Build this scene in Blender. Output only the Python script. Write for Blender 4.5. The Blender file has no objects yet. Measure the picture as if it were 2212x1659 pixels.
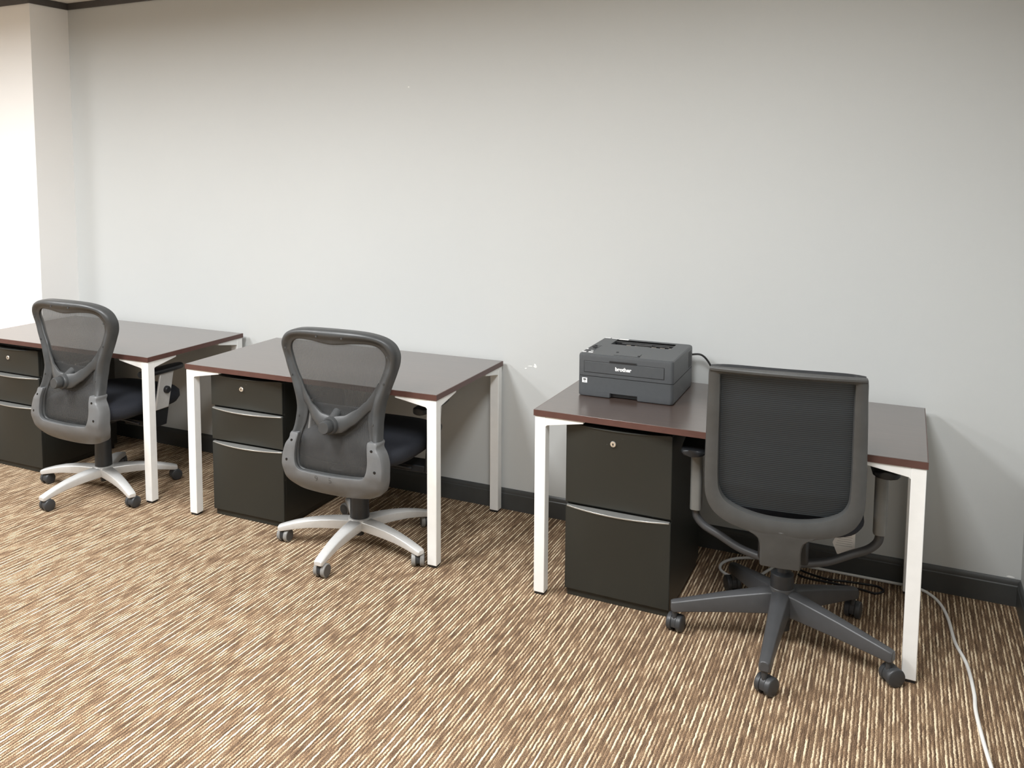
import bpy, math, random
from mathutils import Vector, Matrix
random.seed(7)
SC = bpy.context.scene
COL = SC.collection

# ---------------------------------------------------------------- camera
cd = bpy.data.cameras.new('camera'); cam = bpy.data.objects.new('camera', cd); COL.objects.link(cam)
YAW, PITCH, ROLL = 0.4748, -0.0933, -0.0008
fw = Vector((-math.sin(YAW)*math.cos(PITCH), math.cos(YAW)*math.cos(PITCH), math.sin(PITCH)))
rt = Vector((math.cos(YAW), math.sin(YAW), 0)); up = rt.cross(fw)
r2 = math.cos(ROLL)*rt + math.sin(ROLL)*up; u2 = -math.sin(ROLL)*rt + math.cos(ROLL)*up
M = Matrix((( r2.x, u2.x, -fw.x, 2.1301), (r2.y, u2.y, -fw.y, -3.8452), (r2.z, u2.z, -fw.z, 1.6650), (0,0,0,1)))
cam.matrix_world = M
cd.sensor_fit = 'HORIZONTAL'; cd.sensor_width = 36.0
cd.lens = 1905.69/2212*36.0
cd.shift_x = 140.1/2212; cd.shift_y = -291.9/2212
cd.clip_start = 0.05
SC.camera = cam

# ---------------------------------------------------------------- light and exposure
SC.view_settings.view_transform = 'Standard'; SC.view_settings.look = 'None'
SC.view_settings.exposure = 0.0; SC.view_settings.gamma = 1.0
SC.view_settings.use_curve_mapping = False
w = bpy.data.worlds.new('world'); SC.world = w; w.use_nodes = True
w.node_tree.nodes['Background'].inputs[0].default_value = (1.0, 0.97, 0.93, 1)
w.node_tree.nodes['Background'].inputs[1].default_value = 0.05
CEIL = 2.658
def ceiling_lamp(x, y, e, sx=0.55, sy=1.15, col=(0.965, 0.985, 1.0), spread=174):
    l = bpy.data.lights.new('ceiling_lamp', 'AREA'); l.shape = 'RECTANGLE'; l.size = sx; l.size_y = sy
    l.energy = e; l.color = col; l.spread = math.radians(spread)
    o = bpy.data.objects.new('ceiling_lamp', l); COL.objects.link(o); o.location = (x, y, CEIL-0.012)
for (x, y, e) in ((1.60, -2.5, 72), (-0.30, -2.5, 92), (-2.1, -2.5, 88), (-3.9, -2.5, 78)):
    ceiling_lamp(x, y, e)

# ---------------------------------------------------------------- materials
def mat(name, col, rough=0.5, metal=0.0, noise=0.0, nscale=40.0, bump=0.0, bscale=300.0, spec=0.5, coat=0.0):
    m = bpy.data.materials.new(name); m.use_nodes = True
    nt = m.node_tree; b = nt.nodes['Principled BSDF']
    b.inputs['Base Color'].default_value = (*col, 1); b.inputs['Roughness'].default_value = rough
    b.inputs['Metallic'].default_value = metal; b.inputs['Specular IOR Level'].default_value = spec
    if coat: b.inputs['Coat Weight'].default_value = coat
    tc = nt.nodes.new('ShaderNodeTexCoord')
    if noise:
        n = nt.nodes.new('ShaderNodeTexNoise'); n.inputs['Scale'].default_value = nscale; n.inputs['Detail'].default_value = 4
        nt.links.new(tc.outputs['Object'], n.inputs['Vector'])
        r = nt.nodes.new('ShaderNodeValToRGB')
        r.color_ramp.elements[0].position = 0.3; r.color_ramp.elements[1].position = 0.7
        r.color_ramp.elements[0].color = (*[c*(1-noise) for c in col], 1)
        r.color_ramp.elements[1].color = (*[min(1, c*(1+noise)) for c in col], 1)
        nt.links.new(n.outputs['Fac'], r.inputs['Fac']); nt.links.new(r.outputs['Color'], b.inputs['Base Color'])
    if bump:
        n2 = nt.nodes.new('ShaderNodeTexNoise'); n2.inputs['Scale'].default_value = bscale; n2.inputs['Detail'].default_value = 2
        nt.links.new(tc.outputs['Object'], n2.inputs['Vector'])
        bp = nt.nodes.new('ShaderNodeBump'); bp.inputs['Strength'].default_value = bump; bp.inputs['Distance'].default_value = 0.002
        nt.links.new(n2.outputs['Fac'], bp.inputs['Height']); nt.links.new(bp.outputs['Normal'], b.inputs['Normal'])
    return m

MT = {}
MT['wall'] = mat('grey_wall_paint', (0.575, 0.59, 0.582), 0.65, noise=0.012, nscale=1.3, bump=0.08, bscale=220)
MT['white_wall'] = mat('white_wall_paint', (0.90, 0.89, 0.87), 0.6, noise=0.01, nscale=2, bump=0.08, bscale=220)
MT['ceiling'] = mat('ceiling_tile', (0.80, 0.78, 0.74), 0.9, noise=0.03, nscale=120)
MT['trim'] = mat('dark_trim', (0.075, 0.068, 0.066), 0.45, noise=0.05)
MT['baseboard'] = mat('charcoal_baseboard', (0.056, 0.058, 0.057), 0.42, noise=0.08, nscale=9)
MT['steel'] = mat('pale_steel', (0.84, 0.84, 0.82), 0.32, noise=0.02, nscale=30, spec=0.5)
MT['foot'] = mat('black_rubber', (0.01, 0.01, 0.01), 0.6, noise=0.1)
MT['cab'] = None
MT['pull'] = mat('grey_pull', (0.42, 0.42, 0.40), 0.28, metal=0.6, noise=0.05)
MT['lock'] = mat('lock_nickel', (0.75, 0.72, 0.66), 0.25, metal=0.8, noise=0.03)
MT['keyhole'] = mat('keyhole_black', (0.006, 0.006, 0.006), 0.6, noise=0.1)
MT['silver'] = mat('silver_plastic', (0.66, 0.655, 0.64), 0.33, metal=0.25, noise=0.03, nscale=60)
MT['plastic'] = mat('grey_black_plastic', (0.049, 0.051, 0.052), 0.38, noise=0.10, nscale=25, bump=0.1, bscale=700)
MT['plate'] = mat('grey_plastic', (0.125, 0.128, 0.13), 0.42, noise=0.12, nscale=14, bump=0.1, bscale=700)
MT['blackp'] = mat('black_plastic', (0.012, 0.013, 0.015), 0.45, noise=0.1)
MT['gas'] = mat('charcoal_plastic', (0.025, 0.027, 0.03), 0.42, noise=0.1)
MT['fabric'] = mat('black_fabric', (0.011, 0.013, 0.020), 0.85, noise=0.2, nscale=200, bump=0.4, bscale=900)
MT['caster_grey'] = mat('caster_grey', (0.075, 0.074, 0.073), 0.36, noise=0.08)
MT['caster_rim'] = mat('caster_rim', (0.24, 0.235, 0.225), 0.45, noise=0.08)
MT['caster_dark'] = mat('caster_dark', (0.04, 0.042, 0.045), 0.4, noise=0.1)
MT['charcoal'] = mat('charcoal_nylon', (0.060, 0.061, 0.064), 0.38, noise=0.06, nscale=30, bump=0.12, bscale=600)
MT['rframe'] = mat('charcoal_frame', (0.058, 0.059, 0.058), 0.40, noise=0.06, nscale=30, bump=0.12, bscale=700)
MT['armgrey'] = mat('arm_grey', (0.17, 0.17, 0.16), 0.42, noise=0.05)
MT['chrome'] = mat('chrome', (0.7, 0.7, 0.7), 0.18, metal=1.0, noise=0.02)
MT['screw'] = mat('black_screw', (0.03, 0.03, 0.03), 0.2, metal=0.6, noise=0.02)
MT['printer'] = mat('printer_grey', (0.068, 0.073, 0.078), 0.42, noise=0.04, nscale=60, bump=0.25, bscale=1200)
MT['printer_dark'] = mat('printer_dark', (0.006, 0.006, 0.007), 0.5, noise=0.1)
MT['printer_seam'] = mat('printer_seam', (0.015, 0.016, 0.017), 0.5, noise=0.1)
MT['printer_mid'] = mat('printer_mid', (0.035, 0.037, 0.04), 0.45, noise=0.05)
MT['white'] = mat('white_print', (0.85, 0.85, 0.84), 0.5, noise=0.01)
MT['cord_white'] = mat('white_cord', (0.80, 0.79, 0.76), 0.4, noise=0.02)
MT['cord_black'] = mat('black_cord', (0.01, 0.01, 0.011), 0.45, noise=0.1)
MT['paper'] = mat('paper', (0.82, 0.80, 0.77), 0.8, noise=0.02)
MT['paper_ink'] = mat('paper_ink', (0.45, 0.44, 0.43), 0.8, noise=0.05)
MT['chip'] = mat('bare_plaster', (0.92, 0.92, 0.90), 0.8, noise=0.02)
MT['scrawl'] = mat('pencil', (0.075, 0.075, 0.075), 0.6, noise=0.2)

def laminate():
    m = bpy.data.materials.new('espresso_laminate'); m.use_nodes = True
    nt = m.node_tree; b = nt.nodes['Principled BSDF']; L = nt.links.new
    tc = nt.nodes.new('ShaderNodeTexCoord'); mp = nt.nodes.new('ShaderNodeMapping')
    mp.inputs['Scale'].default_value = (3, 60, 60); L(tc.outputs['Object'], mp.inputs['Vector'])
    n = nt.nodes.new('ShaderNodeTexNoise'); n.inputs['Scale'].default_value = 2.0; n.inputs['Detail'].default_value = 6
    L(mp.outputs['Vector'], n.inputs['Vector'])
    r = nt.nodes.new('ShaderNodeValToRGB')
    r.color_ramp.elements[0].position = 0.3; r.color_ramp.elements[0].color = (0.066, 0.045, 0.037, 1)
    r.color_ramp.elements[1].position = 0.72; r.color_ramp.elements[1].color = (0.084, 0.057, 0.046, 1)
    L(n.outputs['Fac'], r.inputs['Fac']); L(r.outputs['Color'], b.inputs['Base Color'])
    b.inputs['Roughness'].default_value = 0.30; b.inputs['IOR'].default_value = 1.6
    b.inputs['Coat Weight'].default_value = 1.0; b.inputs['Coat Roughness'].default_value = 0.24
    return m
MT['laminate'] = laminate()
MT['edge'] = mat('edge_band', (0.092, 0.042, 0.034), 0.4, noise=0.08, nscale=30)

def cabinet_mat():
    m = bpy.data.materials.new('black_cabinet_steel'); m.use_nodes = True
    nt = m.node_tree; b = nt.nodes['Principled BSDF']; L = nt.links.new
    tc = nt.nodes.new('ShaderNodeTexCoord'); mp = nt.nodes.new('ShaderNodeMapping')
    mp.inputs['Scale'].default_value = (1, 1, 3.2); mp.inputs['Rotation'].default_value = (0, 0.35, 0)
    L(tc.outputs['Object'], mp.inputs['Vector'])
    n = nt.nodes.new('ShaderNodeTexNoise'); n.inputs['Scale'].default_value = 26; n.inputs['Detail'].default_value = 3
    L(mp.outputs['Vector'], n.inputs['Vector'])
    r = nt.nodes.new('ShaderNodeValToRGB')          # rare scuff marks
    r.color_ramp.elements[0].position = 0.755; r.color_ramp.elements[0].color = (0.0225, 0.0235, 0.0200, 1)
    r.color_ramp.elements[1].position = 0.80; r.color_ramp.elements[1].color = (0.13, 0.13, 0.125, 1)
    L(n.outputs['Fac'], r.inputs['Fac']); L(r.outputs['Color'], b.inputs['Base Color'])
    b.inputs['Roughness'].default_value = 0.42; b.inputs['Specular IOR Level'].default_value = 0.45
    return m
MT['cab'] = cabinet_mat()

def carpet():
    m = bpy.data.materials.new('striped_loop_carpet'); m.use_nodes = True
    nt = m.node_tree; b = nt.nodes['Principled BSDF']; L = nt.links.new; N = nt.nodes.new
    def math_(op, a, bb=None, c=None):
        n = N('ShaderNodeMath'); n.operation = op
        for i, v in enumerate((a, bb, c)):
            if v is None: continue
            if isinstance(v, (int, float)): n.inputs[i].default_value = v
            else: L(v, n.inputs[i])
        return n.outputs[0]
    tc = N('ShaderNodeTexCoord'); sp = N('ShaderNodeSeparateXYZ'); L(tc.outputs['Object'], sp.inputs[0])
    wob = N('ShaderNodeTexNoise'); wob.inputs['Scale'].default_value = 60; wob.inputs['Detail'].default_value = 2
    L(tc.outputs['Object'], wob.inputs['Vector'])
    x = math_('ADD', sp.outputs[0], math_('MULTIPLY', math_('SUBTRACT', wob.outputs['Fac'], 0.5), 0.006))
    y = sp.outputs[1]
    W = 0.0056
    xs = math_('DIVIDE', x, W); row = math_('FLOOR', xs); fr = math_('SUBTRACT', xs, row)
    wn = N('ShaderNodeTexWhiteNoise'); wn.noise_dimensions = '1D'; L(row, wn.inputs['W'])
    # yarn dashes: one long stretched noise per row, each row with its own offset
    yo = math_('ADD', math_('MULTIPLY', y, 10.0), math_('MULTIPLY', wn.outputs['Value'], 173.0))
    cx = N('ShaderNodeCombineXYZ'); L(yo, cx.inputs[0]); L(math_('MULTIPLY', row, 7.31), cx.inputs[1])
    dn = N('ShaderNodeTexNoise'); dn.inputs['Scale'].default_value = 1.0; dn.inputs['Detail'].default_value = 1.5; dn.inputs['Roughness'].default_value = 0.6
    L(cx.outputs[0], dn.inputs['Vector'])
    # the rows repeat pale, brown, tan, brown
    c1 = math_('COSINE', math_('MULTIPLY', row, math.pi/2)); c2 = math_('COSINE', math_('MULTIPLY', row, math.pi))
    cyc = math_('ADD', math_('MULTIPLY', c1, 0.050), math_('MULTIPLY', c2, 0.075))
    amp = math_('ADD', math_('MULTIPLY', c2, 0.16), 0.48)
    v = math_('ADD', math_('ADD', math_('MULTIPLY', math_('SUBTRACT', dn.outputs['Fac'], 0.5), amp), 0.474), cyc)
    # tufts along the row
    tu = N('ShaderNodeTexNoise'); tu.inputs['Scale'].default_value = 380; tu.inputs['Detail'].default_value = 2
    L(tc.outputs['Object'], tu.inputs['Vector'])
    v2 = math_('ADD', v, math_('MULTIPLY', math_('SUBTRACT', tu.outputs['Fac'], 0.5), 0.62))
    r = N('ShaderNodeValToRGB'); cr = r.color_ramp; cr.interpolation = 'LINEAR'
    cr.elements[0].position = 0.27; cr.elements[0].color = (0.055, 0.033, 0.020, 1)
    cr.elements[1].position = 0.63; cr.elements[1].color = (0.90, 0.74, 0.52, 1)
    for p, c in ((0.37, (0.130, 0.083, 0.053, 1)), (0.46, (0.225, 0.147, 0.092, 1)), (0.535, (0.365, 0.238, 0.142, 1)), (0.585, (0.56, 0.405, 0.25, 1))):
        e = cr.elements.new(p); e.color = c
    L(v2, r.inputs['Fac']); L(r.outputs['Color'], b.inputs['Base Color'])
    b.inputs['Roughness'].default_value = 0.95; b.inputs['Specular IOR Level'].default_value = 0.1
    # loop pile: rounded rows plus tufts
    dome = math_('MULTIPLY', math_('MULTIPLY', fr, math_('SUBTRACT', 1.0, fr)), 4.0)
    h = math_('ADD', math_('MULTIPLY', dome, 0.6), math_('MULTIPLY', tu.outputs['Fac'], 1.0))
    bp = N('ShaderNodeBump'); bp.inputs['Strength'].default_value = 0.7; bp.inputs['Distance'].default_value = 0.004
    L(h, bp.inputs['Height']); L(bp.outputs['Normal'], b.inputs['Normal'])
    return m
MT['carpet'] = carpet()

def mesh_fabric(name, col, trans, scale, axis, contrast, rough=0.6):
    """woven see-through chair mesh: threads of one colour with holes between them"""
    m = bpy.data.materials.new(name); m.use_nodes = True
    nt = m.node_tree; b = nt.nodes['Principled BSDF']; L = nt.links.new; N = nt.nodes.new
    out = nt.nodes['Material Output']
    b.inputs['Roughness'].default_value = rough
    tc = N('ShaderNodeTexCoord'); wv = N('ShaderNodeTexWave'); wv.wave_type = 'BANDS'; wv.bands_direction = axis
    wv.inputs['Scale'].default_value = scale; wv.inputs['Distortion'].default_value = 0.15
    L(tc.outputs['Object'], wv.inputs['Vector'])
    r = N('ShaderNodeValToRGB')
    r.color_ramp.elements[0].position = 0.2; r.color_ramp.elements[1].position = 0.8
    r.color_ramp.elements[0].color = (*[c*(1-contrast) for c in col], 1); r.color_ramp.elements[1].color = (*[c*(1+contrast) for c in col], 1)
    L(wv.outputs['Fac'], r.inputs['Fac']); L(r.outputs['Color'], b.inputs['Base Color'])
    tr = N('ShaderNodeBsdfTransparent'); mx = N('ShaderNodeMixShader')
    ma = N('ShaderNodeMath'); ma.operation = 'MULTIPLY_ADD'
    ma.inputs[1].default_value = -trans*0.5; ma.inputs[2].default_value = trans*1.25
    L(wv.outputs['Fac'], ma.inputs[0]); L(ma.outputs[0], mx.inputs[0])
    L(b.outputs[0], mx.inputs[1]); L(tr.outputs[0], mx.inputs[2]); L(mx.outputs[0], out.inputs['Surface'])
    return m
MT['mesh_vert'] = mesh_fabric('grey_mesh_fabric', (0.046, 0.046, 0.045), 0.30, 52, 'X', 0.30)
MT['mesh_horiz'] = mesh_fabric('black_ribbed_mesh_fabric', (0.014, 0.018, 0.021), 0.012, 47, 'Z', 0.7)

# ---------------------------------------------------------------- mesh helpers
class MB:
    def __init__(s): s.v = []; s.f = []
    def add(s, vs, fs):
        n = len(s.v); s.v += [tuple(p) for p in vs]; s.f += [tuple(i+n for i in f) for f in fs]; return s
    def box(s, x0, x1, y0, y1, z0, z1):
        return s.add([(x0,y0,z0),(x1,y0,z0),(x1,y1,z0),(x0,y1,z0),(x0,y0,z1),(x1,y0,z1),(x1,y1,z1),(x0,y1,z1)],
                     [(0,3,2,1),(4,5,6,7),(0,1,5,4),(1,2,6,5),(2,3,7,6),(3,0,4,7)])
    def prism(s, poly, fn, t0, t1):
        """poly: 2-D points, fn(a, b, t) -> 3-D"""
        n = len(poly)
        vs = [fn(a, b, t0) for a, b in poly] + [fn(a, b, t1) for a, b in poly]
        fs = [tuple(range(n))[::-1], tuple(range(n, 2*n))] + [(i, (i+1) % n, n+(i+1) % n, n+i) for i in range(n)]
        return s.add(vs, fs)
    def loft(s, rings, closed=False, caps=True, ring_closed=True):
        n = len(rings[0]); vs = [p for r in rings for p in r]; fs = []
        m = len(rings)
        for j in range(m if closed else m-1):
            a = j*n; c = ((j+1) % m)*n
            for i in range(n if ring_closed else n-1):
                k = (i+1) % n; fs.append((a+i, a+k, c+k, c+i))
        if caps and not closed and ring_closed:
            fs.append(tuple(range(n))[::-1]); fs.append(tuple(range((m-1)*n, m*n)))
        return s.add(vs, fs)
    def cyl(s, p0, p1, r0, r1=None, seg=28, prof=None):
        p0 = Vector(p0); p1 = Vector(p1); d = (p1-p0); L = d.length; d.normalize()
        a = d.orthogonal().normalized(); b = d.cross(a)
        if prof is None: prof = [(0, r0), (1, r0 if r1 is None else r1)]
        return s.loft([[p0+d*(t*L)+(a*math.cos(q)+b*math.sin(q))*r for q in [2*math.pi*i/seg for i in range(seg)]] for t, r in prof])
    def tube(s, pts, r, seg=12, flat=1.0, upv=None):
        pts = [Vector(p) for p in pts]; rings = []; a = None
        for i, p in enumerate(pts):
            d = (pts[min(i+1, len(pts)-1)]-pts[max(i-1, 0)]).normalized()
            if upv is not None: a = (Vector(upv)-d*d.dot(Vector(upv))).normalized()
            else:
                a = d.orthogonal().normalized() if a is None else (a-d*a.dot(d)).normalized()
            b = d.cross(a); rr = r[i] if isinstance(r, (list, tuple)) else r
            rings.append([p+a*math.cos(q)*rr*flat+b*math.sin(q)*rr for q in [2*math.pi*k/seg for k in range(seg)]])
        return s.loft(rings)
    def build(s, name, m, parent=None, bevel=0, smooth=35, seg=2, loc=None, rotz=None):
        me = bpy.data.meshes.new(name); me.from_pydata(s.v, [], s.f); me.validate()
        import bmesh
        bm = bmesh.new(); bm.from_mesh(me); bmesh.ops.recalc_face_normals(bm, faces=bm.faces)
        bm.to_mesh(me); bm.free()
        me.materials.append(m)
        for p in me.polygons: p.use_smooth = True
        me.set_sharp_from_angle(angle=math.radians(smooth))
        o = bpy.data.objects.new(name, me); COL.objects.link(o)
        if parent: o.parent = parent
        if loc: o.location = loc
        if rotz is not None: o.rotation_euler = (0, 0, rotz)
        if bevel:
            md = o.modifiers.new('bevel', 'BEVEL'); md.width = bevel; md.segments = seg; md.limit_method = 'ANGLE'
            md.angle_limit = math.radians(40); md.harden_normals = False
        return o

def spline(cp, n=8, closed=False):
    """Catmull-Rom through control points"""
    P = [Vector(p) for p in cp]; out = []; m = len(P)
    for i in range(m if closed else m-1):
        if closed: a, b, c, d = P[(i-1) % m], P[i], P[(i+1) % m], P[(i+2) % m]
        else: a, b, c, d = P[max(i-1, 0)], P[i], P[i+1], P[min(i+2, m-1)]
        for k in range(n):
            t = k/n
            out.append(0.5*((2*b)+(c-a)*t+(2*a-5*b+4*c-d)*t*t+(3*b-a-3*c+d)*t**3))
    if not closed: out.append(P[-1])
    return out
def interp(tab, x):
    if x <= tab[0][0]: return tab[0][1]
    for (a, va), (b, vb) in zip(tab, tab[1:]):
        if x <= b:
            t = (x-a)/(b-a); t = t*t*(3-2*t)*0.5+t*0.5; return va+(vb-va)*t
    return tab[-1][1]

def thing(name, label, cat, loc=(0, 0, 0), rotz=0, group=None):
    o = bpy.data.objects.new(name, None); o.empty_display_size = 0.1; COL.objects.link(o)
    o.location = loc; o.rotation_euler = (0, 0, rotz); tag(o, label, cat, group); return o
def tag(o, label, cat, group=None):
    o['label'] = label; o['category'] = cat
    if group: o['group'] = group
    return o
def struct(o): o['kind'] = 'structure'; return o
def text_mesh(txt, size, bold=0.0):
    cu = bpy.data.curves.new('lettering', 'FONT'); cu.body = txt; cu.size = size; cu.offset = bold
    cu.align_x = 'CENTER'; cu.align_y = 'CENTER'; cu.extrude = 0.0003; cu.resolution_u = 3
    to = bpy.data.objects.new('lettering', cu); COL.objects.link(to)
    bpy.context.view_layer.update()
    dg = bpy.context.evaluated_depsgraph_get()
    me = bpy.data.meshes.new_from_object(to.evaluated_get(dg)); bpy.data.objects.remove(to); return me
def text_part(name, txt, size, m, parent, loc, rot, bold=0.0, scale=(1, 1, 1)):
    me = text_mesh(txt, size, bold); me.materials.clear(); me.materials.append(m)
    o = bpy.data.objects.new(name, me); COL.objects.link(o); o.parent = parent; o.location = loc; o.rotation_euler = rot; o.scale = scale
    return o

# ---------------------------------------------------------------- the room
COLX, COLD, RWX, XL, YF = -2.460, 0.269, 2.594, -6.0, -7.0
struct(MB().box(XL-.1, RWX+.1, YF-.1, .1, -.08, 0).build('floor', MT['carpet']))
struct(MB().box(XL-.1, RWX+.1, YF-.1, .1, CEIL, CEIL+.08).build('ceiling', MT['ceiling']))
wb = struct(MB().box(COLX, RWX, 0, .1, 0, CEIL).build('wall_back', MT['wall']))
struct(MB().box(XL, COLX, -COLD, .1, 0, CEIL).build('wall_left', MT['white_wall']))
struct(MB().box(RWX, RWX+.1, YF, .1, 0, CEIL).build('wall_right', MT['wall']))
struct(MB().box(XL-.1, RWX, YF-.1, YF, 0, CEIL).build('wall_front', MT['wall']))
struct(MB().box(XL-.1, XL, YF, .1, 0, CEIL).build('wall_far_left', MT['white_wall']))
TR = 0.0398
MB().box(COLX, RWX, -.008, 0, CEIL-TR, CEIL).build('trim_1', MT['trim'], bevel=.002)['kind'] = 'structure'
MB().box(COLX, COLX+.008, -COLD-.008, -.008, CEIL-TR, CEIL).build('trim_2', MT['trim'], bevel=.002)['kind'] = 'structure'
MB().box(XL, COLX, -COLD-.008, -COLD, CEIL-TR, CEIL).build('trim_3', MT['trim'], bevel=.002)['kind'] = 'structure'
BH = 0.1037
def baseboard(name, a, b, nrm):
    """vinyl base with a thinner cap bead; profile swept from a to b, nrm points into the room"""
    a = Vector(a); b = Vector(b); nrm = Vector(nrm)
    prof = [(0, 0), (.012, 0), (.012, .078), (.0095, .082), (.0095, .092), (.006, .1), (.003, BH), (0, BH)]
    mb = MB(); mb.loft([[p+nrm*d+Vector((0, 0, z)) for d, z in prof] for p in (a, b)])
    return struct(mb.build(name, MT['baseboard'], smooth=25))
baseboard('baseboard_back', (COLX, 0, 0), (RWX, 0, 0), (0, -1, 0))
baseboard('baseboard_right', (RWX, -.0121, 0), (RWX, YF, 0), (-1, 0, 0))
baseboard('baseboard_left', (COLX, -COLD, 0), (COLX, -.0121, 0), (1, 0, 0))
def blob(x, z, pts, name):
    mb = MB(); ring = spline([(p[0], 0, p[1]) for p in pts], 4, True); c = (x, -.0006, z)
    vs = [(x+p.x, -.0008, z+p.z) for p in ring]+[(x+p.x*1.1, .0, z+p.z*1.1) for p in ring]; n = len(ring)
    mb.add(vs, [tuple(range(n))]+[(i, (i+1) % n, n+(i+1) % n, n+i) for i in range(n)])
    o = mb.build(name, MT['chip'], wb); return o
blob(.620, .723, [(-.003, .008), (.003, .008), (.008, .001), (.010, -.006), (.005, -.009), (-.002, -.007), (-.006, -.002), (-.002, .002)], 'paint_chip')
blob(.596, .720, [(-.010, -.001), (0, .0015), (.01, .001), (.009, -.0015), (-.006, -.002)], 'paint_chip')
blob(.574, .706, [(-.005, 0), (0, .0025), (.006, .001), (.001, -.0025)], 'paint_chip')
blob(2.560, .1095, [(-.012, -.001), (-.003, .003), (.012, .0005), (.010, -.003), (-.004, -.003)], 'paint_chip')
blob(-.060, 2.056, [(-.004, 0), (0, .003), (.004, 0), (0, -.003)], 'paint_chip')

# ---------------------------------------------------------------- desks
DW, DD, DT, LW, DH = 1.3322, 0.7115, 0.0240, 0.0436, 0.737
def desk(label, loc, rotz):
    t = thing('office_desk', label, 'desk', loc, rotz, 'office desks along the wall')
    e = .002
    MB().box(e, DW-e, -DD+e, -e, DH-DT, DH).build('tabletop', MT['laminate'], t, bevel=.0012)
    eb = MB(); z0, z1 = DH-DT+.0004, DH-.0008
    outer = [(0, 0), (DW, 0), (DW, -DD), (0, -DD)]; inner = [(e, -e), (DW-e, -e), (DW-e, -DD+e), (e, -DD+e)]
    vs = [(x, y, z) for z in (z0, z1) for (x, y) in outer]+[(x, y, z) for z in (z0, z1) for (x, y) in inner]
    fs = []
    for i in range(4):
        k = (i+1) % 4
        fs += [(i, k, 4+k, 4+i), (8+i, 8+k, 12+k, 12+i), (i, k, 8+k, 8+i), (4+i, 4+k, 12+k, 12+i)]
    eb.add(vs, fs); eb.build('edge_band', MT['edge'], t)
    g = .004; zt = DH-DT
    for sx in (0, 1):
        for sy in (0, 1):
            x0 = g if sx == 0 else DW-g-LW; y0 = -DD+g if sy == 0 else -g-LW
            lg = MB().box(x0, x0+LW, y0, y0+LW, .010, zt-.0005).build('leg', MT['steel'], t, bevel=.0022)
            MB().box(x0+.003, x0+LW-.003, y0+.003, y0+LW-.003, 0, .0105).build('foot', MT['foot'], lg, bevel=.002)
            BL = .15; hi, lo = .034, .009
            # tapered brackets that run under the top from each leg, one along the front and one along the side
            poly = [(0, zt-.0005), (BL, zt-.0005), (BL, zt-lo), (.006, zt-hi), (0, zt-hi-.006)]
            mb = MB(); s = 1 if sx == 0 else -1; bx = x0+LW if sx == 0 else x0
            mb.prism(poly, lambda a, b, q: (bx+s*a, q, b), y0+.001, y0+LW-.001)
            s2 = 1 if sy == 0 else -1; by = y0+LW if sy == 0 else y0
            mb2 = MB(); mb2.prism(poly, lambda a, b, q: (q, by+s2*a, b), x0+.001, x0+LW-.001)
            mb.build('bracket', MT['steel'], t, bevel=.0012); mb2.build('bracket', MT['steel'], t, bevel=.0012)
    return t
desk('dark brown office desk in the far left corner, beside the white column', (-2.4423, -.0495, 0), .0088)
desk('dark brown bare office desk, the middle one of three along the grey wall', (-.8647, -.0524, 0), .0215)
desk('dark brown office desk with pale steel legs carrying the printer', (.9151, -.0368, 0), -.0064)

# ---------------------------------------------------------------- pedestals
def cabinet(label, x0, x1, yf, drawers, rotz=0.0, depth=.52):
    w = x1-x0; hw = w/2; H = .697
    t = thing('filing_cabinet', label, 'filing cabinet', ((x0+x1)/2, yf, 0), rotz, 'black pedestal cabinets under the desks')
    MB().box(-hw+.001, hw-.001, .020, depth, .026, H).build('body', MT['cab'], t, bevel=.003)
    MB().box(-hw+.006, hw-.006, .012, depth-.02, 0, .0262).build('plinth', MT['cab'], t, bevel=.002)
    for k, (z0, z1) in enumerate(drawers):
        mb = MB(); nx, nz = 24, 10; rows = []
        bow = .034
        def face(i, j, back=False):
            u = i/nx*2-1; v = j/nz; z = z0+(z1-z0)*v
            b = bow*(1-u*u)*v**1.6
            return (u*hw, .020 if back else -b, z)
        rows = [[face(i, j) for i in range(nx+1)]+[face(i, j, True) for i in range(nx, -1, -1)] for j in range(nz+1)]
        mb.loft(rows); d = mb.build('drawer', MT['cab'], t, bevel=.0025, smooth=50)
        # crescent pull lip on the top edge
        ins = .006; N = 24; top = []; bot = []
        def lip(i, off, z):
            u = (i/N*2-1); return (u*(hw-ins), -bow*(1-u*u)-off, z)
        rings = []
        for i in range(N+1):
            u = i/N*2-1; bk = .012
            a = lip(i, .003, z1-.004); b = lip(i, .003, z1+.0015); c = (a[0], bk, z1+.0015); dd = (a[0], bk, z1-.002)
            rings.append([a, b, c, dd])
        MB().loft(rings).build('pull', MT['pull'] if k < len(drawers)-1 else MT['cab'], d, bevel=.001, smooth=40)
        if k == len(drawers)-1:
            zl = z1-.052; bl = bow*((zl-z0)/(z1-z0))**1.6
            lk = MB().cyl((-.01, -bl+.004, zl), (-.01, -bl-.005, zl), .0, prof=[(0, .0112), (.8, .0112), (1, .0098)], seg=24).build('lock', MT['lock'], d)
            MB().cyl((-.01, -bl-.0045, zl+.001), (-.01, -bl-.0056, zl+.001), .0030, seg=12).box(-.0112, -.0088, -bl-.0056, -bl-.0045, zl-.006, zl).build('keyhole', MT['keyhole'], lk)
    return t
D3 = [(.030, .362), (.374, .527), (.539, .690)]
D3L = [(.030, .362), (.374, .527), (.539, .679)]
D2 = [(.030, .364), (.377, .690)]
cabinet('black three-drawer pedestal at the left edge of the photo beside the far chair', -2.370, -1.955, -.706, D3L, .0088)
cabinet('black three-drawer pedestal under the middle desk, left of the middle chair', -.745, -.332, -.700, D3, .0215)
cabinet('black two-drawer file pedestal with scuffed front, under the printer', 1.026, 1.432, -.700, D2, -.0064)

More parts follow.
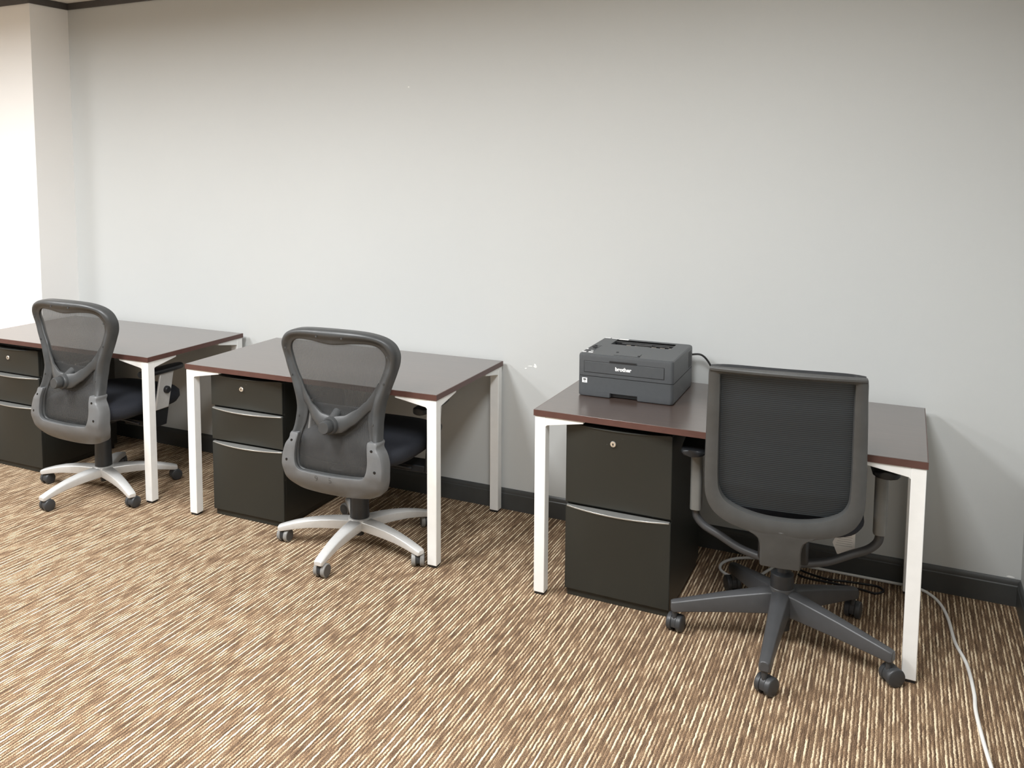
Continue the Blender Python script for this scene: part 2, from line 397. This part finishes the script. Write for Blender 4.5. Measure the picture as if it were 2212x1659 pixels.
# ---------------------------------------------------------------- chair parts
def caster(parent, r, a, swivel, wheel_mat, rim_mat, ztop, rad=.029):
    """twin wheel caster; r, a: place on the base circle; swivel: heading of the wheel axle"""
    cx, cy = r*math.cos(a), r*math.sin(a)
    ax = Vector((math.cos(swivel), math.sin(swivel), 0)); fwd = Vector((-ax.y, ax.x, 0))
    c = Vector((cx, cy, rad))+fwd*.012
    st = MB().cyl((cx, cy, rad+.012), (cx, cy, ztop), .0095, seg=16)
    # hood: a half round cover between the wheels
    hood = []
    for q in range(0, 13):
        th = math.radians(-20+q*(220/12)); hood.append((math.cos(th)*(rad-.003), math.sin(th)*(rad+.001)))
    st.prism(hood, lambda p, z, q: c+fwd*p+Vector((0, 0, z))+ax*q, -.0085, .0085)
    o = st.build('caster', wheel_mat if rim_mat is wheel_mat else MT['gas'], parent, bevel=.0008, smooth=40)
    for s in (-1, 1):
        p0 = c+ax*s*.009; p1 = c+ax*s*.027
        wh = MB().cyl(p0, p1, 0, seg=32, prof=[(0, rad*.93), (.08, rad), (.72, rad), (.92, rad*.95), (1, rad*.86)]).build('wheel', rim_mat, o, smooth=50)
        if rim_mat is not wheel_mat:
            # the dark hub disc is on its own mesh laid into the wheel face
            MB().cyl(c+ax*s*.024, c+ax*s*.0276, rad*.84, seg=28).build('hub_cap', wheel_mat, o, smooth=50)
    return o

def superring(hx, hy, z, n=40, p=3.2, cx=0, cy=0):
    out = []
    for i in range(n):
        t = 2*math.pi*i/n; c, s = math.cos(t), math.sin(t)
        out.append((cx+hx*math.copysign(abs(c)**(2/p), c), cy+hy*math.copysign(abs(s)**(2/p), s), z))
    return out

def arm_loft(ang, stations, prof):
    """stations: (r, ztop, width, height); prof: closed section in unit width / height below the top"""
    ca, sa = math.cos(ang), math.sin(ang); rings = []
    for r, zt, wd, h in stations:
        rings.append([(ca*r-sa*a*wd, sa*r+ca*a*wd, zt-b*h) for a, b in prof])
    return rings

def strip(outer, inner, prof, place, closed):
    """sweep a section between two matching outlines; prof: (s, back) with s 0 = outer, 1 = inner"""
    rings = []
    for o, i in zip(outer, inner):
        rings.append([place(o.x+(i.x-o.x)*s, o.y+(i.y-o.y)*s, b) for s, b in prof])
    return MB().loft(rings, closed=closed)

def mirror_closed(half):
    """half outline from top centre down the right side to bottom centre -> closed control polygon"""
    return [Vector((u, z, 0)) for u, z in half]+[Vector((-u, z, 0)) for u, z in half[-2:0:-1]]

# ---------------------------------------------------------------- task chairs with silver star bases
DTAB = [(.27, .170), (.31, .205), (.37, .235), (.42, .246), (.50, .238), (.60, .214), (.66, .206), (.75, .211), (.85, .226), (.93, .238), (1.01, .236)]
BLIFT = [0.0, 0.0, 1.035]
def back_place(u, z, b):
    """u across, z up, b backwards from the curved back surface"""
    k = interp([(.3, .25), (.5, .35), (.65, .75), (.85, .95), (1.0, .7)], z)
    return (u*BLIFT[2]+BLIFT[1], -(interp(DTAB, z)-k*u*u+b), z+BLIFT[0])

def task_chair(label, loc, yaw, base_deg, swivels, wheel_mat, rim_mat, marks, lift, shift):
    BLIFT[0] = lift; BLIFT[1] = shift
    t = thing('office_chair', label, 'chair', loc, yaw, 'grey mesh-back task chairs with silver bases')
    # base angles are given in the room, so undo the chair's own turn
    angs = [math.radians(base_deg+72*k)-yaw for k in range(5)]
    prof = [(-.5, .45), (-.46, .14), (-.30, .0), (.30, .0), (.46, .14), (.5, .45), (.44, 1.0), (-.44, 1.0)]
    mb = MB()
    for a in angs:
        mb.loft(arm_loft(a, [(.0, .122, .070, .045), (.05, .124, .066, .046), (.11, .124, .060, .046), (.17, .120, .054, .043), (.23, .112, .049, .038), (.29, .099, .045, .033),
                             (.335, .086, .043, .028), (.357, .079, .041, .025), (.366, .075, .034, .018)], prof))
    mb.cyl((0, 0, .078), (0, 0, .128), 0, seg=36, prof=[(0, .050), (.6, .056), (.9, .052), (1, .046)])
    mb.build('star_base', MT['silver'], t, bevel=.002, smooth=45)
    for a, s in zip(angs, swivels):
        caster(t, .345, a, math.radians(s)-yaw, wheel_mat, rim_mat, .075)
    MB().cyl((0, 0, .045), (0, 0, .40), 0, seg=32, prof=[(0, .018), (.18, .018), (.185, .034), (.20, .043), (.62, .040), (.64, .030), (.66, .026), (1, .026)]).build('gas_column', MT['gas'], t, smooth=40)
    mm = MB(); mm.box(-.085, .085, -.13, .12, .36, .42); mm.box(-.035, .035, -.195, -.10, .365, .405)
    mc = mm.build('tilt_mechanism', MT['blackp'], t, bevel=.008)
    MB().tube([(.07, .0, .385), (.17, .01, .383), (.25, .015, .375)], .006).build('lever', MT['blackp'], mc)
    # seat cushion
    rings = []
    for z, sx, sy, dy in ((.418, .235, .255, .085), (.426, .262, .274, .085), (.450, .278, .285, .085), (.478, .276, .283, .085), (.493, .262, .268, .085), (.501, .21, .21, .085), (.503, .10, .10, .085), (.503, .01, .01, .085)):
        rings.append(superring(sx, sy, z, 44, 3.6, 0, dy))
    MB().loft(rings).build('seat', MT['fabric'], t, smooth=60)
    MB().loft([superring(.215, .205, .405, 40, 3, 0, .06), superring(.235, .225, .419, 40, 3, 0, .06)]).build('seat_pan', MT['blackp'], t)
    # arms
    for s in (-1, 1):
        pl = MB(); poly = [(.065, .435), (.155, .435), (.198, .618), (.105, .618)]
        pl.prism(poly, lambda a, b, q: (q, a, b), s*.300, s*.312)
        ar = pl.build('arm_upright', MT['silver'], t, bevel=.004)
        MB().cyl((s*.310, .140, .530), (s*.330, .140, .530), 0, seg=24, prof=[(0, .019), (.7, .019), (1, .015)]).build('arm_knob', MT['blackp'], ar)
        br = MB(); br.prism([(.055, .345), (.150, .345), (.205, .60), (.115, .60)], lambda a, b, q: (q, a, b), s*.286, s*.2995)
        br.prism([(.055, .345), (.150, .345), (.156, .375), (.061, .375)], lambda a, b, q: (q, a, b), s*.10, s*.2865)
        br.build('arm_bracket', MT['blackp'], t, bevel=.004)
        pd = []
        for k, (y, wd) in enumerate(((-.025, .018), (-.020, .030), (.0, .041), (.08, .045), (.18, .044), (.23, .036), (.245, .026), (.248, .016))):
            pd.append([(s*.292+wd*ca*.9, y+.018, .631+.014*sa) for ca, sa in [(math.copysign(abs(math.cos(q))**.6, math.cos(q)), math.copysign(abs(math.sin(q))**.6, math.sin(q))) for q in [2*math.pi*i/20 for i in range(20)]]])
        MB().loft(pd).build('armrest_pad', MT['blackp'], t, smooth=60)
    # back frame
    oh = [(0, 1.005), (.13, 1.000), (.205, .984), (.247, .957), (.264, .920), (.261, .878), (.244, .820), (.221, .758), (.201, .695), (.194, .635), (.197, .575), (.205, .530), (.207, .470), (.203, .400), (.176, .342), (.100, .312), (0, .306)]
    ih = [(0, .942), (.10, .951), (.165, .950), (.200, .935), (.217, .905), (.214, .865), (.196, .812), (.170, .755), (.147, .700), (.138, .650), (.144, .595), (.158, .545), (.165, .480), (.158, .422), (.140, .403), (.080, .399), (0, .398)]
    O = spline(mirror_closed(oh), 5, True); I = spline(mirror_closed(ih), 5, True)
    fp = [(0, -.038), (-.01, -.012), (.02, .002), (.12, .011), (.30, .014), (.45, .010), (.62, .000), (.80, -.006), (.94, -.007), (1.0, -.011), (1.0, -.020), (.85, -.028), (.5, -.034), (.15, -.040)]
    fr = strip(O, I, fp, back_place, True).build('back_frame', MT['plastic'], t, smooth=55)
    for (u, z, b) in ((.058, .975, .012), (.235, .905, .013), (.212, .79, .013), (.172, .62, .013)):
        for s in (-1, 1):
            p = back_place(s*u, z, b-.002); q = back_place(s*u, z, b+.0012)
            MB().cyl(p, q, .0040, seg=12).build('rivet', MT['plastic'], fr)
    # mesh
    gm = MB(); ns, nr = 28, len(I)
    IO = [Vector((p.x*1.06, p.y+(p.y-.68)*.02, 0)) for p in I]
    half = len(IO)//2; rows = []
    for j in range(0, half+1):
        a = IO[j]; b = IO[(-j) % len(IO)]
        rows.append([back_place(a.x+(b.x-a.x)*i/ns, a.y+(b.y-a.y)*i/ns, -.016) for i in range(ns+1)])
    gm.loft(rows, ring_closed=False, caps=False); gm.build('mesh_back', MT['mesh_vert'], t, smooth=80)
    # yoke across the back that carries the lumbar knob
    zu = [(0, .642), (.05, .648), (.10, .676), (.135, .709), (.155, .737), (.175, .772), (.188, .80)]
    zl = [(0, .571), (.05, .581), (.095, .612), (.12, .637), (.135, .657), (.15, .670), (.188, .69)]
    rings = []
    for i in range(41):
        u = -.182+.364*i/40; au = abs(u); a, b = interp(zu, au), interp(zl, au)
        bk = .020*max(0, 1-(au/.14)**2)+interp([(0, .004), (.10, .002), (.14, -.002), (.165, -.005), (.182, -.012)], au)
        rings.append([back_place(u, b+(a-b)*sn, q*(.4+.6*max(0, 1-au/.17))+bk) for sn, q in ((0, -.014), (0, -.002), (.12, .005), (.5, .008), (.85, .004), (1, -.002), (1, -.014))])
    MB().loft(rings).build('lumbar_yoke', MT['plastic'], t, smooth=55)
    lb = MB(); rr = []
    for i in range(21):
        u = -.165+.33*i/20; e = math.sqrt(max(0, 1-(u/.1655)**4))
        top, bot = .676+.25*u*u, .548+4.4*u*u
        zc, hh = (top+bot)/2, max(.002, (top-bot)/2*e)
        rr.append([back_place(u, zc+hh*math.sin(q), -.034+.009*math.cos(q)) for q in [2*math.pi*k/16 for k in range(16)]])
    lb.loft(rr); pad = lb.build('lumbar_pad', MT['gas'], t, smooth=60)
    c = Vector(back_place(0, .607, .028)); bd = Vector((0, -1, .06)).normalized()
    kb = MB().cyl(c-bd*.012, c+bd*.016, 0, seg=32, prof=[(0, .036), (.75, .037), (1, .032)]).build('knob_collar', MT['plastic'], t, smooth=40)
    MB().cyl(c+bd*.014, c+bd*.056, 0, seg=32, prof=[(0, .020), (.2, .020), (.22, .027), (.86, .0265), (1, .023)]).build('knob', MT['plastic'], kb, smooth=40)
    MB().cyl(Vector(back_place(0, .625, .012)), Vector(back_place(0, .650, -.028)), .021, seg=24).build('lumbar_pivot', MT['plastic'], pad, smooth=40)
    # lower cover plate
    po = [(.170, .553), (.200, .553), (.205, .545), (.206, .528), (.224, .500), (.236, .455), (.235, .395), (.216, .342), (.168, .310), (.09, .297), (0, .293)]
    pi = [(.166, .553), (.162, .553), (.160, .545), (.162, .528), (.166, .500), (.168, .460), (.162, .425), (.146, .404), (.11, .399), (.06, .397), (0, .396)]
    pc = lambda L_: [Vector((u, z, 0)) for u, z in L_[1:]]+[Vector((-u, z, 0)) for u, z in L_[-2:0:-1]]
    Oo, Ii = spline(pc(po), 5), spline(pc(pi), 5)
    pp = [(0, -.045), (-.015, -.008), (.015, .008), (.10, .018), (.3, .021), (.6, .022), (.9, .021), (1.0, .017), (1.0, .002), (.9, -.008), (.4, -.012), (.12, -.045)]
    pt = strip(Oo, Ii, pp, back_place, False).build('back_plate', MT['plate'], t, bevel=.001, smooth=50)
    for s in (-1, 1):
        for u, z in ((.184, .522), (.203, .440)):
            sc = MB().cyl(back_place(s*u, z, .020), back_place(s*u, z, .0235), 0, seg=16, prof=[(0, .0062), (.6, .0062), (1, .004)]).build('screw', MT['screw'], pt)
    if marks == 'number':
        from mathutils.bvhtree import BVHTree
        bv = BVHTree.FromPolygons([v.co for v in pt.data.vertices], [p.vertices[:] for p in pt.data.polygons])
        for txt, u, sz in (('9', -.060, .036), ('5', .004, .036)):      # pencilled digits laid on the curved cover
            me = text_mesh(txt, sz); c = back_place(u, .378, 0)
            for v in me.vertices:
                x, z = c[0]+v.co.x, c[2]+v.co.y
                hit = bv.ray_cast(Vector((x, -.6, z)), Vector((0, 1, 0)))[0]
                v.co = Vector((x, (hit.y if hit else c[1])-.0004-v.co.z*.5, z))
            me.materials.clear(); me.materials.append(MT['scrawl'])
            o = bpy.data.objects.new('pencil_mark', me); COL.objects.link(o); o.parent = pt
    return t
task_chair('grey mesh-back task chair, rear cover pencilled 9 and 5, at the middle desk', (.063, -.670, 0), math.radians(3.2), 203,
           (0, 0, 26, 40, 80), MT['caster_grey'], MT['caster_rim'], 'number', -.004, .004)
task_chair('grey mesh-back task chair at the far left desk, next to the white column', (-1.486, -.704, 0), math.radians(0.0), 195,
           (-2, -8, 0, -28, 60), MT['caster_dark'], MT['caster_dark'], 'none', .014, .020)

# ---------------------------------------------------------------- black chair at the printer desk
def black_chair():
    yaw = math.radians(5.4)
    t = thing('office_chair', 'charcoal office chair with square ribbed mesh back, at the printer desk', 'chair', (1.816, -.672, 0), yaw)
    angs = [math.radians(197+72*k)-yaw for k in range(5)]
    prof = [(-.5, .55), (-.40, .12), (-.16, .0), (.16, .0), (.40, .12), (.5, .55), (.46, 1.0), (-.46, 1.0)]
    mb = MB()
    for a in angs:
        mb.loft(arm_loft(a, [(.0, .196, .074, .085), (.04, .195, .072, .084), (.06, .191, .066, .081), (.20, .160, .052, .062), (.33, .128, .041, .044), (.366, .119, .038, .040), (.376, .115, .030, .032)], prof))
    mb.cyl((0, 0, .095), (0, 0, .202), 0, seg=36, prof=[(0, .040), (.8, .044), (1, .040)])
    mb.build('star_base', MT['charcoal'], t, bevel=.0025, smooth=45)
    for a, s in zip(angs, (-10, -27, -54, -10, 30)):
        caster(t, .362, a, math.radians(s)-yaw, MT['caster_dark'], MT['caster_dark'], .09, .031)
    MB().cyl((0, 0, .05), (0, 0, .37), 0, seg=32, prof=[(0, .030), (.44, .032), (.45, .039), (.62, .038), (.63, .035), (.64, .020), (1, .020)]).build('gas_column', MT['gas'], t, smooth=40)
    mm = MB(); mm.box(-.08, .08, -.12, .13, .335, .426); mm.box(-.05, .05, -.16, -.10, .34, .39)
    mc = mm.build('tilt_mechanism', MT['blackp'], t, bevel=.01)
    rings = []
    for z, sx, sy in ((.437, .225, .22), (.443, .245, .24), (.458, .255, .25), (.476, .253, .248), (.490, .238, .232), (.496, .19, .18), (.498, .08, .08), (.498, .01, .01)):
        rings.append(superring(sx, sy*.95, z, 44, 3.2, 0, .105))
    MB().loft(rings).build('seat', MT['fabric'], t, smooth=60)
    MB().loft([superring(.20, .18, .424, 40, 3, 0, .11), superring(.235, .215, .4375, 40, 3, 0, .11)]).build('seat_pan', MT['blackp'], t)
    # arms: padded tops on posts, bent tubes running in under the seat
    for s in (-1, 1):
        tb = MB().tube(spline([(s*.305, .075, .44), (s*.306, .075, .41), (s*.300, .075, .378), (s*.272, .07, .350), (s*.22, .06, .328), (s*.14, .03, .300), (s*.05, 0, .290)], 6), .0145, 14)
        tb.build('arm_tube', MT['charcoal'], t, smooth=60)
        po = MB(); po.loft([[(s*.305+.021*ca, .075+.028*sa, z) for ca, sa in [(math.copysign(abs(math.cos(q))**.6, math.cos(q)), math.copysign(abs(math.sin(q))**.6, math.sin(q))) for q in [2*math.pi*i/24 for i in range(24)]]] for z in (.41, .635)])
        po.build('arm_post', MT['armgrey'], t, bevel=.002, smooth=45)
        pd = []
        for y, wd in ((-.055, .020), (-.05, .034), (-.03, .043), (.05, .045), (.14, .044), (.18, .036), (.195, .024)):
            pd.append([(s*.312+wd*ca, y+.03, .645+.012*sa) for ca, sa in [(math.copysign(abs(math.cos(q))**.6, math.cos(q)), math.copysign(abs(math.sin(q))**.6, math.sin(q))) for q in [2*math.pi*i/20 for i in range(20)]]])
        MB().loft(pd).build('armrest_pad', MT['blackp'], t, smooth=60)
    # back: one moulded frame that narrows to a neck
    dt = [(.33, .165), (.40, .178), (.48, .188), (.60, .194), (.75, .204), (.90, .225), (1.01, .247)]
    def place(u, z, b): return (u-.008, -(interp(dt, z)-.35*u*u+b), z+.010*max(0, (z-.5)/.5))
    oh = [(0, 1.004), (.12, 1.003), (.20, 1.001), (.232, .998), (.238, .985), (.240, .93), (.244, .83), (.247, .72), (.248, .61), (.242, .550), (.218, .505), (.175, .476), (.115, .458), (.06, .448), (0, .445)]
    ih = [(0, .981), (.10, .981), (.175, .980), (.196, .978), (.200, .970), (.200, .92), (.201, .82), (.202, .72), (.201, .62), (.195, .580), (.175, .550), (.135, .529), (.09, .517), (.045, .511), (0, .510)]
    O = spline(mirror_closed(oh), 5, True); I = spline(mirror_closed(ih), 5, True)
    fp = [(0, -.030), (-.005, -.004), (.04, .004), (.3, .008), (.7, .006), (.93, .001), (1.0, -.010), (1.0, -.026), (.5, -.032)]
    fr = strip(O, I, fp, place, True).build('back_frame', MT['rframe'], t, smooth=40)
    # neck
    nk = []
    for z, hw in ((.338, .062), (.345, .064), (.37, .064), (.40, .064), (.42, .066), (.436, .072), (.448, .086), (.456, .105), (.470, .12)):
        nk.append([place(hw*a, z, b) for a, b in ((-1, -.030), (-1, .000), (-.94, .0055), (0, .0082), (.94, .0055), (1, .000), (1, -.030))])
    MB().loft(nk).build('back_neck', MT['rframe'], t, bevel=.002, smooth=40)
    # top rail with a hollow behind it
    tr = []
    for i in range(25):
        u = -.234+.468*i/24
        tr.append([place(u, z, b) for z, b in ((.988, .008), (.991, .0125), (.999, .0125), (1.003, .008), (1.002, -.004), (.990, -.006))])
    MB().loft(tr).build('top_rail', MT['rframe'], t, bevel=.001, smooth=50)
    tk = []
    for i in range(25):
        u = -.232+.464*i/24; e = (abs(u)/.232)**6
        tk.append([place(u, z, b) for z, b in ((.985, -.006), (.998-.002*e, -.005), (1.010-.008*e, -.030), (1.006-.008*e, -.036), (.985, -.030))])
    MB().loft(tk).build('top_channel', MT['gas'], t, smooth=50)
    gm = MB(); ns = 24; half = len(I)//2; rows = []
    for j in range(half+1):
        a = I[j]; b = I[(-j) % len(I)]; hwid = abs(a.x)*1.03
        z = max(a.y, .529)
        rows.append([place(-hwid+2*hwid*i/ns, z, -.016-.010*max(0, (.60-z)/.08)) for i in range(ns+1)])
    rows = [r for k, r in enumerate(rows) if k == 0 or abs(r[0][2]-rows[k-1][0][2]) > 1e-5]
    gm.loft(rows, ring_closed=False, caps=False); gm.build('mesh_back', MT['mesh_horiz'], t, smooth=80)
    # hang tag under the right side of the seat
    tg = MB(); pts = [(.196, .428), (.232, .428), (.232, .305), (.224, .296), (.176, .306), (.160, .345)]
    tg.prism(pts, lambda a, b, q: (a, .10+q, b), 0, .0006); g = tg.build('care_tag', MT['paper'], t)
    g['label'] = 'white printed paper tag under the seat'
    ln = MB()
    for k in range(7):
        z = .385-.008*k; ln.box(.188-.003*k, .224-.003*(k % 2), .0994, .1001, z, z+.0015)
    ln.build('print_line', MT['paper_ink'], g)
    return t
black_chair()

# ---------------------------------------------------------------- printer
def printer():
    X, Y, Z = 1.1845, -.466, DH
    t = thing('laser_printer', 'dark grey laser printer on the right-hand desk', 'printer', (X, Y, Z+.0003), math.radians(.6))
    hw, dp, h = .1915, .372, .175
    sz = .084
    def rr(x0, x1, y0, y1, r, n=6):
        out = []
        for cx, cy, a0 in ((x1-r, y1-r, 0), (x0+r, y1-r, 90), (x0+r, y0+r, 180), (x1-r, y0+r, 270)):
            for i in range(n+1):
                a = math.radians(a0+90*i/n); out.append((cx+r*math.cos(a), cy+r*math.sin(a)))
        return out
    base = rr(-hw, hw, 0, dp, .014)
    def ringz(poly, z, sc=0.0): return [((x-(sc if x > 0 else -sc)), (y+sc if y < dp/2 else y-sc), z) for x, y in poly]
    # lower housing with the notch for the tray grip cut into the front
    low = MB(); nx0, nx1, nz = -.058, .050, .0215
    low.loft([ringz(base, nz), ringz(base, sz-.0015)])
    low.loft([ringz(rr(-hw, hw, .020, dp, .012), .003, .002), ringz(rr(-hw, hw, .020, dp, .012), nz+.001)])
    arc = [(-hw+.014-.014*math.sin(math.radians(a)), .014-.014*math.cos(math.radians(a))) for a in range(0, 91, 15)]
    left = arc+[(-hw, .040), (nx0, .040), (nx0-.0, .003), (nx0-.003, 0)]
    right = [(-x, y) for x, y in arc+[(-hw, .040), (-nx1, .040), (-nx1, .003), (-nx1-.003, 0)]]
    for poly in (left, right):
        cx = sum(p[0] for p in poly)/len(poly)
        low.loft([[(x+(.002 if x < cx else -.002)*q, y+.0015*q if y < .03 else y, z) for x, y in poly] for z, q in ((.0025, 1), (.006, 0), (nz+.0005, 0))])
    low.build('paper_tray', MT['printer'], t, smooth=40)
    MB().box(nx0+.001, nx1-.001, .0195, .022, .004, nz).build('tray_grip', MT['printer_mid'], t)
    for sx in (-1, 1):
        for yy in (.05, dp-.05): MB().cyl((sx*(hw-.04), yy, 0), (sx*(hw-.04), yy, .004), .012, seg=16).build('foot', MT['foot'], t)
    MB().loft([ringz(base, sz-.0016, .002), ringz(base, sz+.0016, .002)]).build('seam', MT['printer_seam'], t)
    # upper housing, open at the output slot
    sx0, sx1, sy0, sy1 = -.125, .128, .232, .338
    upp = MB()
    upp.loft([ringz(base, sz+.0015), ringz(base, h-.012), ringz(base, h-.004, .0015), ringz(base, h-.0008, .006)], caps=False)
    topz = h
    # top deck: four pieces around the slot, the front one sloping into it
    def quad(a, b, c, d): upp.add([a, b, c, d], [(0, 1, 2, 3)])
    ins = .006
    X0, X1, Y0, Y1 = -hw+ins, hw-ins, ins, dp-ins
    zt = h-.0008
    top = ringz(base, zt, ins)
    # outer ring is rounded: fan it to the slot rectangle
    slot = [(sx1, sy1), (sx0, sy1), (sx0, sy0), (sx1, sy0)]
    n = len(top)//4
    vs = list(top)+[(x, y, zt) for x, y in slot]; N0 = len(top); fs = []
    for c in range(4):
        for i in range(n-1): fs.append((c*n+i, c*n+i+1, N0+c))
        fs.append((c*n+n-1, ((c+1) % 4)*n, N0+(c+1) % 4, N0+c))
    upp.add(vs, fs)
    # walls and floor of the slot
    zf = zt-.038
    quad((sx0, sy0, zt), (sx1, sy0, zt), (sx1, sy1-.03, zf), (sx0, sy1-.03, zf))
    quad((sx0, sy0, zt), (sx0, sy1, zt), (sx0, sy1, zf), (sx0, sy1-.03, zf)); quad((sx1, sy0, zt), (sx1, sy1, zt), (sx1, sy1, zf), (sx1, sy1-.03, zf))
    u_ = upp.build('housing', MT['printer'], t, smooth=30)
    MB().box(sx0, sx1, sy1-.032, sy1-.001, zf, zt-.004).build('output_slot', MT['printer_dark'], t)
    rl = MB()
    for k in range(6):
        x = -.075+k*.036; rl.cyl((x, sy1-.034, zt-.018), (x+.02, sy1-.034, zt-.018), .007, seg=16)
    rl.box(sx0+.03, sx1-.02, sy1-.036, sy1-.031, zt-.009, zt-.006)
    rl.build('exit_roller', MT['chrome'], t)
    fl = MB(); fl.prism([(sy0+.02, zt-.004), (sy0+.072, zt-.012), (sy0+.074, zt-.020), (sy0+.02, zt-.014)], lambda a, b, q: (q, a, b), -.025, .030)
    fl.build('paper_flag', MT['printer_dark'], t, bevel=.002)
    # raised paper stop on the front of the top deck
    st = MB(); st.box(-.052, .048, .020, .075, zt, zt+.0016); st.build('paper_stop', MT['printer'], t, bevel=.001)
    MB().box(-.054, -.046, .068, .077, zt, zt+.003).box(.042, .050, .030, .038, zt, zt+.003).build('stop_hinge', MT['printer_dark'], t)
    # manual feed door
    def fz(z): return -.0006
    dr = MB(); dr.box(-.166, .155, -.0022, .004, .1005, .1445); d = dr.build('front_door', MT['printer'], t, bevel=.0012)
    dm = MB(); g = .0016; zz0, zz1, xx0, xx1 = .1005, .1445, -.166, .155
    dm.box(xx0-g, xx1+g, -.0008, .002, zz0-g, zz0).box(xx0-g, xx1+g, -.0008, .002, zz1, zz1+g).box(xx0-g, xx0, -.0008, .002, zz0, zz1).box(xx1, xx1+g, -.0008, .002, zz0, zz1)
    dm.build('door_seam', MT['printer_seam'], t)
    MB().box(-.064, .048, -.003, .003, .1435, .1545).build('door_grip', MT['printer_mid'], t, bevel=.002)
    MB().box(-.061, .045, -.0034, .002, .1475, .1535).build('grip_recess', MT['printer_dark'], t, bevel=.001)
    text_part('logo', 'brother', .0205, MT['white'], d, (-.006, -.0028, .1225), (math.radians(90), 0, 0), bold=.0009)
    # energy sticker on the tray
    s = MB().box(-.1745, -.1535, -.0008, .001, .0555, .0755).build('sticker', MT['white'], t)
    MB().box(-.1695, -.1585, -.0012, .0, .0665, .0715).box(-.1680, -.1600, -.0012, 0, .0605, .0625).build('sticker_print', MT['printer_seam'], s)
    # control panel on the top left
    cp = MB(); cp.box(-.185, -.150, .045, .185, zt, zt+.0008).build('control_panel', MT['printer_mid'], t, bevel=.0004)
    for x, y in ((-.170, .168), (-.160, .120), (-.160, .140), (-.172, .142)):
        MB().cyl((x, y, zt), (x, y, zt+.003), .006, seg=16).build('button', MT['printer_dark'], t, bevel=.0006)
    wl = MB()
    for x0, x1, y0, y1 in ((-.186, -.170, .030, .040), (-.160, -.142, .030, .043), (-.186, -.178, .085, .098), (-.160, -.150, .062, .070)):
        wl.box(x0, x1, y0, y1, zt, zt+.0012)
    wl.build('panel_print', MT['white'], t)
    tl = MB()
    for x0, x1, y0, y1 in ((-.186, -.160, .352, .360), (-.154, -.122, .350, .357), (-.120, -.078, .340, .358)):
        tl.box(x0, x1, y0, y1, zt, zt+.0012)
    tl.build('top_label', MT['white'], t)
    # side vents and rear hump
    vt = MB()
    for k in range(11):
        z = .092+k*.0062; vt.box(hw-.001, hw+.0006, .285, .338, z, z+.0032)
    vt.build('side_vent', MT['printer_dark'], t)
    MB().loft([[(-hw+.012, dp-.001, .012), (hw-.012, dp-.001, .012), (hw-.012, dp+.018, .02), (-hw+.012, dp+.018, .02)],
               [(-hw+.012, dp-.001, h-.012), (hw-.012, dp-.001, h-.012), (hw-.012, dp+.018, h-.02), (-hw+.012, dp+.018, h-.02)]]).build('rear_cover', MT['printer_mid'], t, bevel=.003)
    return t
printer()

# ---------------------------------------------------------------- cords
pc = spline([(1.352, -.0690, .862), (1.40, -.064, .866), (1.432, -.056, .835), (1.452, -.036, .78), (1.460, -.019, .72), (1.475, -.019, .60), (1.55, -.019, .45), (1.68, -.020, .28), (1.755, -.022, .12), (1.785, -.036, .03),
             (1.82, -.060, .0048), (1.921, -.100, .0048), (2.00, -.088, .0048), (2.055, -.081, .0048), (2.11, -.078, .0048), (2.134, -.108, .0048),
             (2.105, -.146, .0048), (2.056, -.136, .0048), (1.95, -.128, .0048), (1.86, -.128, .0048), (1.82, -.11, .0048)], 7)
tag(MB().tube(pc, .0042, 10).build('power_cord', MT['cord_black'], smooth=80), 'black power cord running from the back of the printer to the floor', 'cord')
wc = [(2.452, -1.45), (2.436, -1.27), (2.418, -1.106), (2.407, -.98), (2.399, -.838), (2.401, -.729), (2.391, -.558), (2.363, -.414), (2.349, -.242), (2.325, -.122), (2.285, -.050), (2.235, -.022), (2.16, -.020), (2.05, -.020), (1.93, -.020),
      (1.812, -.020), (1.72, -.021), (1.659, -.031), (1.60, -.055), (1.555, -.095), (1.527, -.150), (1.530, -.21), (1.567, -.250), (1.62, -.254), (1.665, -.235), (1.70, -.150), (1.725, -.085)]
wp = spline([(x, y, .0062) for x, y in wc], 7)
wt = thing('extension_cord', 'white cord trailing over the carpet from behind the right desk', 'cord', (0, 0, 0))
MB().tube(wp, .0058, 12).build('cable', MT['cord_white'], wt, smooth=80)
pl = MB(); pl.loft([[(1.725+a, -.085+b, z) for a, b in ((-.013, .0), (.010, -.012), (.030, .030), (.005, .040))] for z in (.0004, .024)])
pl.build('plug', MT['cord_white'], wt, bevel=.004)
